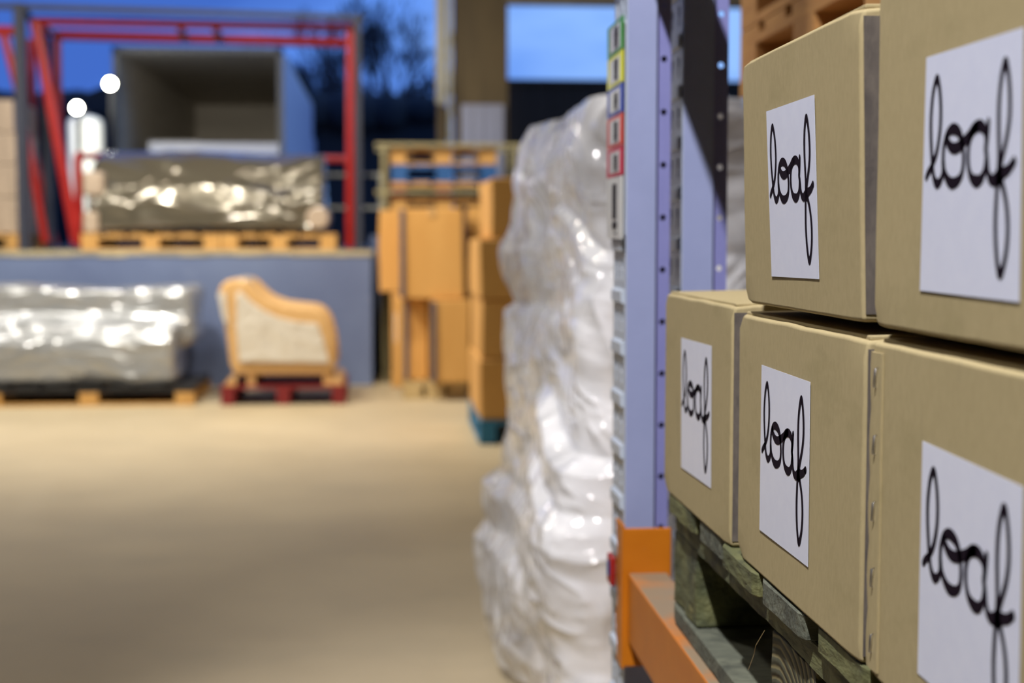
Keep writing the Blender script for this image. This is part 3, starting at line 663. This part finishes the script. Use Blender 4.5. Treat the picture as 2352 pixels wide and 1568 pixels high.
# pallets at upper right
for i, (lb, zz) in enumerate([('lower orange brown pallet stacked above the silver bundle, upper right', 1.575), ('second orange brown pallet of the stack at the upper right', 1.722), ('third orange brown pallet up at the upper right', 1.869), ('highest orange brown pallet at the upper right edge of the sky', 2.016)]):
    pallet((.80-.0*i, 2.25, zz), 1.2, 1.0, M['pinedark'] if 'pinedark' in M else M['pine'], lb, group='pallets stacked behind the upper cartons', along='X', boards=5)
# ================================================================== RACK
def ring_plate(bm, P, U, V, u0, u1, v0, v1, hole, n=24):
    """rectangular cell with a hole; hole = function(angle)->(u,v) about the cell centre"""
    cu, cv = (u0+u1)/2, (v0+v1)/2; hu, hv = (u1-u0)/2, (v1-v0)/2
    angs = sorted([2*math.pi*k/n for k in range(n)]+[math.atan2(s*hv, c*hu) % (2*math.pi) for s in (1, -1) for c in (1, -1)])
    angs = [a for i, a in enumerate(angs) if i == 0 or a-angs[i-1] > 1e-4]
    o_, h_ = [], []
    for a in angs:
        c, s = math.cos(a), math.sin(a); k = min(hu/abs(c) if abs(c) > 1e-9 else 1e9, hv/abs(s) if abs(s) > 1e-9 else 1e9)
        o_.append(bm.verts.new(P+U*(cu+c*k)+V*(cv+s*k))); x_, y_ = hole(a); h_.append(bm.verts.new(P+U*(cu+x_)+V*(cv+y_)))
    m = len(angs)
    for i in range(m): bm.faces.new((o_[i], o_[(i+1) % m], h_[(i+1) % m], h_[i]))
def solid(o, th_=.002):
    m = o.modifiers.new('solid', 'SOLIDIFY'); m.thickness = th_; m.offset = 0; return o
def round_hole(r): return lambda a: (r*math.cos(a), r*math.sin(a))
def slot_hole(w_, h_):
    def f_(a):
        c, s = math.cos(a), math.sin(a); ww = w_*(1.0 if s > 0 else .62); k = min(ww/abs(c) if abs(c) > 1e-6 else 9, h_/abs(s) if abs(s) > 1e-6 else 9)
        return (c*k, s*k)
    return f_
PITCH = .0737
def upright(X, Y, W, label, ph, depth_y=.11, flw=.020, gp=.005, side=.040, rear_w=0.):
    t = empty('rack_upright', (X, Y, 0), label, 'rack upright', 'rack uprights')
    Z = Vector((0, 0, 1)); nrow = 32; z0 = ph-math.floor(ph/PITCH)*PITCH-PITCH/2
    b = B()
    # slotted front face (faces the aisle)
    for i in range(nrow):
        v0 = z0+i*PITCH
        u = [0, .022, .062, depth_y]
        quad(b, [Vector((X, Y+.0, v0)), Vector((X, Y+.018, v0)), Vector((X, Y+.018, v0+PITCH)), Vector((X, Y, v0+PITCH))])
        ring_plate(b, Vector((X, Y, v0)), Vector((0, 1, 0)), Z, .018, .048, 0, PITCH, slot_hole(.008, .015))
        quad(b, [Vector((X, Y+.048, v0)), Vector((X, Y+.064, v0)), Vector((X, Y+.064, v0+PITCH)), Vector((X, Y+.048, v0+PITCH))])
        ring_plate(b, Vector((X, Y, v0)), Vector((0, 1, 0)), Z, .064, .094, 0, PITCH, slot_hole(.008, .015))
        quad(b, [Vector((X, Y+.094, v0)), Vector((X, Y+depth_y, v0)), Vector((X, Y+depth_y, v0+PITCH)), Vector((X, Y+.094, v0+PITCH))])
    bmesh.ops.remove_doubles(b, verts=b.verts, dist=1e-5)
    solid(obj('slotted_face', b, M['postgrey'], t))
    # pressed bridges between slots
    b = B()
    for i in range(nrow):
        zc_ = z0+(i+1)*PITCH
        b2 = [(X-.001, zc_-.012), (X-.006, zc_-.009), (X-.006, zc_+.006), (X-.001, zc_+.010)]
        prism(b, b2, Y+.012, Y+.100)
    o = obj('slot_bridges', b, M['postgrey'], t); o['kind'] = 'stuff'
    # sides and rear flanges
    for sgn, yy in ((1, Y), (-1, Y+depth_y)):
        b = box(B(), (X, yy-(.001), 0.01), (X+side, yy+.001, z0+nrow*PITCH)); obj('side_web', b, M['postblue'], t)
        b = box(B(), (X+side, yy+sgn*.0-.001, .01), (X+side+.001, yy+sgn*.010+.001*sgn, z0+nrow*PITCH)); obj('return_lip', b, M['postblue'], t)
        b = B(); yy2 = yy+sgn*.010
        for i in range(nrow):
            ring_plate(b, Vector((X+side+gp-.002, yy2, z0+i*PITCH)), Vector((1, 0, 0)), Z, 0, flw+(0 if sgn > 0 else rear_w), 0, PITCH, round_hole(.0045), 16)
        bmesh.ops.remove_doubles(b, verts=b.verts, dist=1e-5)
        solid(obj('holed_flange', b, M['flange'], t))
    b = box(B(), (X-.03, Y-.02, 0), (X+side+.06, Y+depth_y+.02, .008)); obj('foot_plate', b, M['postblue'], t)
    return t
upright(.333, 2.0, .1, 'front rack upright with coloured location labels and the orange beam bracket', 1.4297, rear_w=.014)
upright(.4265, 2.07, .1, 'second rack upright close behind the labelled one, partly in shadow', 1.4304, side=.044, flw=.022, gp=.004)
# location label strip
t = empty('location_label_strip', (.325, 2.0, 1.25), 'vertical strip of coloured barcode location labels on the front rack upright', 'label strip')
segs = [(44, 121, (.05, .30, .03)), (121, 195, (.75, .75, .0)), (195, 263, (.01, .05, .42)), (263, 337, (.65, .05, .02)), (337, 405, (.60, .01, .06)), (405, 550, (.7, .72, .74))]
M['plate'] = mat('white plate', (.62, .63, .66), None, .3)
for i, (ya, yb, c) in enumerate(segs):
    mm = mat('label colour %d' % i, c, None, .35)
    za, zb_ = ZY(ya, 2.06), ZY(yb, 2.06); X_ = .3235; y0_, y1_ = 1.99, 2.125
    o = obj('label_card', box(B(), (X_, y0_, zb_+.0008), (X_+.002, y1_, za-.0008)), mm, t)
    if i < 5:
        obj('white_field', box(B(), (X_-.0006, y0_+.020, zb_+.006), (X_-.0001, y1_-.030, za-.006)), M['plate'], o)
        b = B(); yk_ = y0_+.028; random.seed(i)
        yk_ = y0_+.03
        zz = zb_+.009
        while zz < za-.010:
            h_ = random.choice([.0008, .0012, .002]); box(b, (X_-.0012, y0_+.034, zz), (X_-.0007, y0_+.064, zz+h_)); zz += h_+random.choice([.0008, .0014])
        q = obj('barcode', b, M['ink'], o); q['kind'] = 'stuff'
    else:
        b = B(); box(b, (X_-.0006, 2.035, za-.060), (X_-.0001, 2.068, za-.010)); obj('printed_text', b, M['ink'], o)
        b = B()
        for k in range(4): box(b, (X_-.0006, 2.030+.004*(k % 2), za-.066-.008*k), (X_-.0001, 2.065-.006*(k % 3), za-.061-.008*k-.009+.006))
        obj('printed_text', b, M['ink'], o)
        zc_ = zb_+.020; b = B()
        box(b, (X_-.0006, 2.030, zc_-.003), (X_-.0001, 2.052, zc_+.003)); f = b.faces.new([b.verts.new(p) for p in ((X_-.0004, 2.052, zc_-.009), (X_-.0004, 2.052, zc_+.009), (X_-.0004, 2.072, zc_))])
        solid(obj('arrow', b, M['ink'], o), .0004)
obj('backing_clip', box(B(), (.3256, 2.0, ZY(540, 2.06)), (.3315, 2.03, ZY(55, 2.06))), M['postgrey'], t)
# beams
def beam(zt_, label, yend=-.6, bracket=True, h=.098):
    X0, X1 = .333, .389; Yj = 1.975
    t = empty('shelf_beam', (X0, Yj, zt_-h), label, 'shelf beam', 'orange shelf beams')
    b = box(B(), (X0, yend, zt_-h), (X1, Yj-.002, zt_), mi=0)
    for f in b.faces:
        if all(abs(v.co.z-zt_) < 1e-5 for v in f.verts): f.material_index = 1
    bev(obj('box_section', b, [M['orange'], M['dusty']], t), .003, 3)
    # end bracket: plate facing the camera + plate hooked over the slots
    b = box(B(), (X0-.006, Yj-.001, zt_-.135), (X1+.006, Yj+.003, zt_+.063))
    bev(obj('bracket_plate', b, M['orange'], t), .002, 2)
    out = []
    zt2 = zt_+.067; zb2 = zt_-.137; k = 24
    pts = [(Yj-.001, zt2)]
    for i in range(k+1):
        z = zt2+(zb2-zt2)*i/k; y = Yj+.048+.008*math.cos((zt2-z)/PITCH*2*math.pi); pts.append((y, z))
    pts.append((Yj-.001, zb2))
    b = B(); a = [b.verts.new((X0-.0085, y, z)) for y, z in pts]; c = [b.verts.new((X0-.0045, y, z)) for y, z in pts]; m = len(a)
    b.faces.new(a); b.faces.new(c[::-1])
    for i in range(m): b.faces.new((a[i], c[i], c[(i+1) % m], a[(i+1) % m]))
    obj('hook_plate', b, M['orange'], t)
    return t
t = beam(.7835, 'orange beam under the green pallet, bracketed to the labelled upright')
# red locking clip of the beam
b = box(B(), (.316, 2.022, .752), (.3235, 2.060, .795)); o = obj('locking_pin', b, M['red'], t); bev(o, .003, 2)
b = box(B(), (.3145, 2.034, .766), (.3158, 2.050, .785)); obj('pin_inset', b, M['bluewood'], o)
t = beam(1.79, 'orange beam of the next shelf up, just above the picture', h=.11)
b = box(B(), (1.05, -.6, .6835), (1.11, 1.97, .7835)); t = tag(bev(obj('shelf_beam', b, M['orange'], origin=(1.08, .7, .6835)), .003), 'orange rear beam hidden behind the green pallet', 'shelf beam', 'orange shelf beams')
# ================================================================== GREEN PALLET
Sc = .885
def fg(Yv, z): return Yv*Sc, CH+(z-CH)*Sc
XP = .343; zt0 = .7845
t = empty('green_pallet', (XP, .5, zt0), 'weathered green wooden pallet on the orange beam under the labelled cartons', 'pallet')
ztp = .9445
rows_ = [(1.9348, 1.768), (1.7449, 1.6133), (1.6003, 1.4438), (1.4319, 1.2805), (1.2551, 1.110), (1.085, .94), (.92, .79)]
random.seed(12)
def plank(name, x0, x1, y0, y1, z0, z1, m, amp=.003, cut=0., n=10):
    """rough sawn plank with chipped front end"""
    b = box(B(), (x0, y0, z0), (x1, y1, z1))
    es = [e for e in b.edges if abs(e.verts[0].co.y-e.verts[1].co.y) > 1e-4]
    bmesh.ops.subdivide_edges(b, edges=es, cuts=n, use_grid_fill=True)
    es = [e for e in b.edges if abs(e.verts[0].co.z-e.verts[1].co.z) > 1e-4]
    bmesh.ops.subdivide_edges(b, edges=es, cuts=2, use_grid_fill=True)
    for v in b.verts:
        p = v.co*38
        v.co.z += noise.noise(p*.55)*amp*(.7 if v.co.z < z1-1e-4 else .2)
        if abs(v.co.x-x0) < 1e-4:
            v.co.x += noise.noise(p*.6+Vector((9, 9, 9)))*amp*.5+abs(noise.noise(v.co*90))*amp*.25
            if cut and v.co.z < (z0+z1)/2: v.co.x -= cut
            e0 = min(v.co.y-y0, y1-v.co.y)
            if e0 < .010: v.co.x += (.010-e0)*.35
        if abs(v.co.y-y0) < 1e-4 or abs(v.co.y-y1) < 1e-4: v.co.y += noise.noise(p*.7)*amp
    return bev(obj(name, b, m, t), .0012, 1)
for i, (a, c) in enumerate(rows_):
    plank('deck_board', XP-.006+random.uniform(-.004, .004), XP+.80, c*Sc, a*Sc, ztp-.0225, ztp-.001*random.random(), M['greengrey'] if i in (1, 3) else M['green'], .0025)
ypal0, ypal1 = .66, 1.7225
for k, x_ in enumerate((XP+.004, XP+.36, XP+.70)):
    plank('stringer_board', x_, x_+.10, ypal0, ypal1, ztp-.048, ztp-.0245, M['green'], .0035, n=60)
    plank('bottom_board', x_-.002, x_+.10, ypal0, ypal1, zt0+.0005, zt0+.021, M['greengrey'], .0006, n=40)
    for j, (yb, yl) in enumerate(((1.61*Sc+.08, .125), (1.29*Sc+.0, .13), (ypal0, .13))):
        if j == 0: yb = ypal1-.125
        if j == 1: yb = 1.4348*Sc-.13
        bb = box(B(), (x_+.002, yb, zt0+.0225), (x_+.098, yb+yl, ztp-.0495)); bmesh.ops.subdivide_edges(bb, edges=bb.edges[:], cuts=4, use_grid_fill=True)
        for v in bb.verts: v.co += Vector((noise.noise(v.co*30)*.003, noise.noise(v.co*30+Vector((4, 4, 4)))*.003, 0))
        bev(obj('block', bb, [M['endgrain'] if j == 1 else M['green']], t), .0015, 1)
# strand of fibre hanging from the pallet
b = tube(B(), [(XP-.004, 1.262, .896), (XP-.010, 1.270, .880), (XP-.008, 1.283, .868), (XP-.012, 1.288, .852)], .00018, 5); obj('loose_fibre', b, M['palewood'], t)
# ================================================================== LOAF CARTONS
STROKES = [
[(0.043, 0.487, 0.8), (0.063, 0.506, 1), (0.103, 0.533, 0.95), (0.154, 0.587, 0.8), (0.183, 0.66, 0.75), (0.192, 0.734, 0.75), (0.183, 0.81, 0.8), (0.162, 0.869, 0.9), (0.138, 0.897, 1.2), (0.112, 0.874, 0.9), (0.091, 0.822, 0.8), (0.079, 0.743, 0.75), (0.083, 0.666, 0.75), (0.097, 0.59, 0.8), (0.112, 0.529, 0.8), (0.132, 0.483, 0.95), (0.165, 0.458, 1.35), (0.203, 0.466, 1.1), (0.233, 0.501, 0.8), (0.231, 0.553, 0.75), (0.236, 0.605, 0.8), (0.263, 0.651, 1.1), (0.305, 0.673, 1.4), (0.35, 0.674, 1.6), (0.395, 0.66, 1.4), (0.429, 0.626, 1.1), (0.447, 0.579, 0.85), (0.452, 0.536, 0.8), (0.438, 0.49, 0.95), (0.398, 0.463, 1.3), (0.335, 0.454, 1.6), (0.285, 0.472, 1.3), (0.248, 0.508, 0.9), (0.234, 0.549, 0.75)],
[(0.267, 0.647, 1.0), (0.285, 0.62, 1.3), (0.331, 0.598, 1.5), (0.389, 0.598, 1.6), (0.454, 0.618, 1.5), (0.509, 0.639, 1.5), (0.558, 0.664, 1.6), (0.612, 0.671, 1.6), (0.655, 0.656, 1.4), (0.677, 0.629, 1.1), (0.679, 0.587, 0.9)],
[(0.58, 0.671, 1.3), (0.536, 0.648, 1.1), (0.508, 0.611, 0.85), (0.498, 0.562, 0.75), (0.507, 0.512, 0.85), (0.536, 0.472, 1.2), (0.586, 0.455, 1.7), (0.63, 0.461, 1.4), (0.664, 0.488, 1.0), (0.679, 0.525, 0.8), (0.684, 0.559, 0.8)],
[(0.695, 0.682, 0.8), (0.69, 0.641, 0.8), (0.682, 0.601, 0.9), (0.675, 0.577, 1.0), (0.689, 0.532, 0.8), (0.696, 0.497, 0.9), (0.715, 0.466, 1.2), (0.748, 0.453, 1.5), (0.787, 0.463, 2.0), (0.817, 0.474, 2.2), (0.854, 0.481, 1.5), (0.894, 0.492, 1.3), (0.937, 0.517, 1.1)],
[(0.807, 0.459, 1.5), (0.817, 0.506, 1.0), (0.842, 0.558, 0.85), (0.872, 0.616, 0.8), (0.891, 0.681, 0.75), (0.893, 0.748, 0.8), (0.883, 0.816, 0.85), (0.866, 0.865, 1.0), (0.846, 0.891, 1.3), (0.824, 0.866, 1.0), (0.803, 0.81, 0.85), (0.793, 0.743, 0.75), (0.792, 0.675, 0.75), (0.797, 0.607, 0.8), (0.802, 0.54, 0.9), (0.8, 0.48, 1.2), (0.789, 0.427, 0.8), (0.782, 0.36, 0.7), (0.779, 0.294, 0.7), (0.784, 0.227, 0.75), (0.795, 0.168, 0.85), (0.81, 0.123, 1.0), (0.831, 0.097, 1.3), (0.857, 0.124, 1.0), (0.88, 0.176, 0.85), (0.891, 0.235, 0.8), (0.891, 0.293, 0.75), (0.879, 0.352, 0.75), (0.856, 0.405, 0.8), (0.823, 0.452, 1.1)]]
def catmull(P, n=6):
    out = []
    for i in range(len(P)-1):
        p0 = P[max(i-1, 0)]; p1 = P[i]; p2 = P[i+1]; p3 = P[min(i+2, len(P)-1)]
        for k in range(n):
            t_ = k/n; out.append(tuple(.5*((2*b_)+(-a_+c_)*t_+(2*a_-5*b_+4*c_-d_)*t_*t_+(-a_+3*b_-3*c_+d_)*t_**3) for a_, b_, c_, d_ in zip(p0, p1, p2, p3)))
    out.append(tuple(P[-1])); return out
def lettering(mapf, w0=.0185):
    """ribbons in label space mapped to the label plane; caps are round"""
    bm = B(); lay = 0
    for si, st in enumerate(STROKES):
        pts = catmull(st); Lf = []; Rt = []
        for i, (u, v, w_) in enumerate(pts):
            a = pts[max(i-1, 0)]; c = pts[min(i+1, len(pts)-1)]; d = Vector((c[0]-a[0], c[1]-a[1])).normalized(); nrm = Vector((-d.y, d.x))
            h_ = w0*(.90+max(0, w_-.9)*.62)
            Lf.append((u+nrm.x*h_, v+nrm.y*h_)); Rt.append((u-nrm.x*h_, v-nrm.y*h_))
        lv = [bm.verts.new(mapf(*q)) for q in Lf]; rv = [bm.verts.new(mapf(*q)) for q in Rt]
        for i in range(len(lv)-1): bm.faces.new((lv[i], lv[i+1], rv[i+1], rv[i]))
        for (u, v, w_) in (pts[0], pts[-1]):
            bm.faces.new([bm.verts.new(mapf(u+w0*w_*math.cos(k*math.pi/8), v+w0*w_*math.sin(k*math.pi/8))) for k in range(16)])
    return bm
def loaf_carton(label, y0, y1, z0, z1, corners, lean=0., skew=0., depth=.40, X=.336, staples=False, seed=1, dy=0.):
    """y0<y1; skew: leaning of the whole box front (metres at top towards the aisle)"""
    c = Vector((X+depth/2, (y0+y1)/2, z0)); t = empty('cardboard_carton', c, label, 'box', 'script-labelled cartons stacked on the green pallet')
    def warp(p):
        k = (p[2]-z0)/(z1-z0); return Vector((p[0]-skew*k, p[1]+lean*k, p[2]))
    b = box(B(), (X, y0, z0), (X+depth, y1, z1)); bmesh.ops.subdivide_edges(b, edges=b.edges[:], cuts=15, use_grid_fill=True)
    off = Vector((seed*7.3, seed*2.1, seed))
    for v in b.verts:
        p = v.co.copy(); fy = (p.y-y0)/(y1-y0); fz = (p.z-z0)/(z1-z0)
        bul = math.sin(math.pi*max(0, min(1, fy)))*math.sin(math.pi*max(0, min(1, fz)))
        if abs(p.x-X) < 1e-4: v.co.x += .0005*noise.noise(p*9+off)
        e_ = min(fy, 1-fy); f_ = min(fz, 1-fz)
        if abs(p.y-y0) < 1e-4 or abs(p.y-y1) < 1e-4: v.co.y += .0012*noise.noise(p*12+off)
        if abs(p.z-z1) < 1e-4: v.co.z += -.0015+.003*math.sin(math.pi*max(0, min(1, (p.x-X)/depth)))*(1 if z1 < 1.3 else 1); v.co.z += .0008*noise.noise(p*25+off)
        if abs(p.z-z0) < 1e-4: v.co.z += .0006*abs(noise.noise(p*25+off))
        # dented corners
        if abs(p.x-X) < .02 and min(p.y-y0, y1-p.y) < .006 and (z1-p.z < .006 or p.z-z0 < .006):
            v.co += Vector((.004, 0, 0))*abs(noise.noise(p*40+off))*2+Vector((0, 0, -.003 if fz > .5 else .003))*abs(noise.noise(p*33+off))
        v.co = warp(v.co)
    o = obj('body', b, M['box'], t, True); m_ = bev(o, .0032, 3).modifiers[0]; m_.angle_limit = 1.0; m_.harden_normals = True
    b = box(B(), (X+.003, y0-.0012, z0+.006), (X+.075, y0+.0004, z1-.008))  # dark strip paints the shade between neighbouring cartons
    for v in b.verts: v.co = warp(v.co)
    obj('end_shade', b, M['gapshade'], t)
    # top flaps
    zt_ = z1+.0008
    b = B(); box(b, (X+.006, y0+.005, zt_-.001), (X+depth/2-.0015, y1-.005, zt_+.0026))
    for v in b.verts: v.co = warp(v.co)+Vector((0, 0, .0012 if v.co.x > X+.1 else -.0022))
    bev(obj('top_flap', b, M['box'], t), .001, 2)
    b = B(); box(b, (X+depth/2+.0015, y0+.005, zt_-.001), (X+depth-.006, y1-.005, zt_+.0026))
    for v in b.verts: v.co = warp(v.co)+Vector((0, 0, .0012 if v.co.x < X+.3 else -.0022))
    bev(obj('top_flap', b, M['box'], t), .001, 2)
    # sticker
    TL, TR, BR, BL = corners
    def mapf(u, v, dx=.0):
        y = (TL[0]*(1-u)+TR[0]*u)*v+(BL[0]*(1-u)+BR[0]*u)*(1-v); z = (TL[1]*(1-u)+TR[1]*u)*v+(BL[1]*(1-u)+BR[1]*u)*(1-v)
        fy = (y-y0)/(y1-y0); fz = (z-z0)/(z1-z0); bul = math.sin(math.pi*fy)*math.sin(math.pi*fz)
        x = X-skew*fz-.0007-dx
        return Vector((x, y, z))
    b = B(); n = 8; g_ = [[b.verts.new(mapf(i/n, j/n)) for i in range(n+1)] for j in range(n+1)]
    for j in range(n):
        for i in range(n): b.faces.new((g_[j][i], g_[j][i+1], g_[j+1][i+1], g_[j+1][i]))
    lb = obj('sticker', b, M['label'], t); solid(lb, .0002)
    solid(obj('script_lettering', lettering(lambda u, v: mapf(u, v, .0003)), M['ink'], lb), .0001)
    if staples:
        b = B(); nseg = 60     # glued joint flap with scalloped edge over the corner
        a = []
        for i in range(nseg+1):
            z = z0+.006+(z1-z0-.014)*i/nseg; wv = .018+.003*abs(math.sin((z-z0)/(z1-z0)*5*math.pi))
            a.append((z, wv))
        vs_ = [(b.verts.new((X-.0008, y1-.024, z)), b.verts.new((X-.0010, y1-.008, z)), b.verts.new((X-.0002, y1-.0205+w_, z))) for z, w_ in a]
        for p, q in zip(vs_, vs_[1:]):
            for k in range(2): b.faces.new((p[k], p[k+1], q[k+1], q[k]))
        solid(obj('corner_flap', b, M['box'], t), .0016)
        for k in range(5):
            z = z0+.025+(z1-z0-.05)*k/4; yk = y1-.0165
            b = B(); tube(b, [(X-.0004, yk+.0030, z-.0075), (X-.0034, yk+.0024, z-.0065), (X-.0036, yk, z+.006), (X-.0004, yk-.0006, z+.0078)], .0008, 6); obj('staple', b, M['metal'], t, True)
    return t
def q4(*a): return [(y*Sc, CH+(z-CH)*Sc) for y, z in a]
L1 = q4((1.840, 1.124), (1.664, 1.126), (1.660, .957), (1.834, .955))
L2 = q4((1.4345, 1.1235), (1.2645, 1.1225), (1.2635, .9533), (1.4355, .9531))
L3 = q4((.989, 1.1075), (.8251, 1.1025), (.8235, .934), (.9896, .9385))
L4 = q4((1.4110, 1.3775), (1.2495, 1.3780), (1.2400, 1.2160), (1.3978, 1.2145))
L5 = q4((.9961, 1.3786), (.8401, 1.3771), (.8368, 1.2128), (.9999, 1.2143))
zb0 = ztp+.0006
loaf_carton('brown carton at the far left end of the lower row, its top exposed', 1.390, 1.729, zb0, 1.187, L1, seed=1)
loaf_carton('middle brown carton of the lower row, its script label in sharpest focus', .992, 1.3565, zb0, 1.181, L2, seed=2)
loaf_carton('nearest brown carton of the lower row, with staples along its left edge', .62, .9745, zb0, 1.181, L3, staples=True, seed=3)
loaf_carton('left brown carton of the upper row, its slanting top edge visible', .9985, 1.335, 1.1915, 1.4155, L4, skew=.0055, seed=4)
loaf_carton('upper right brown carton with script label, cut off by the top of the photo', .62, .9735, 1.1905, 1.44, L5, seed=5)
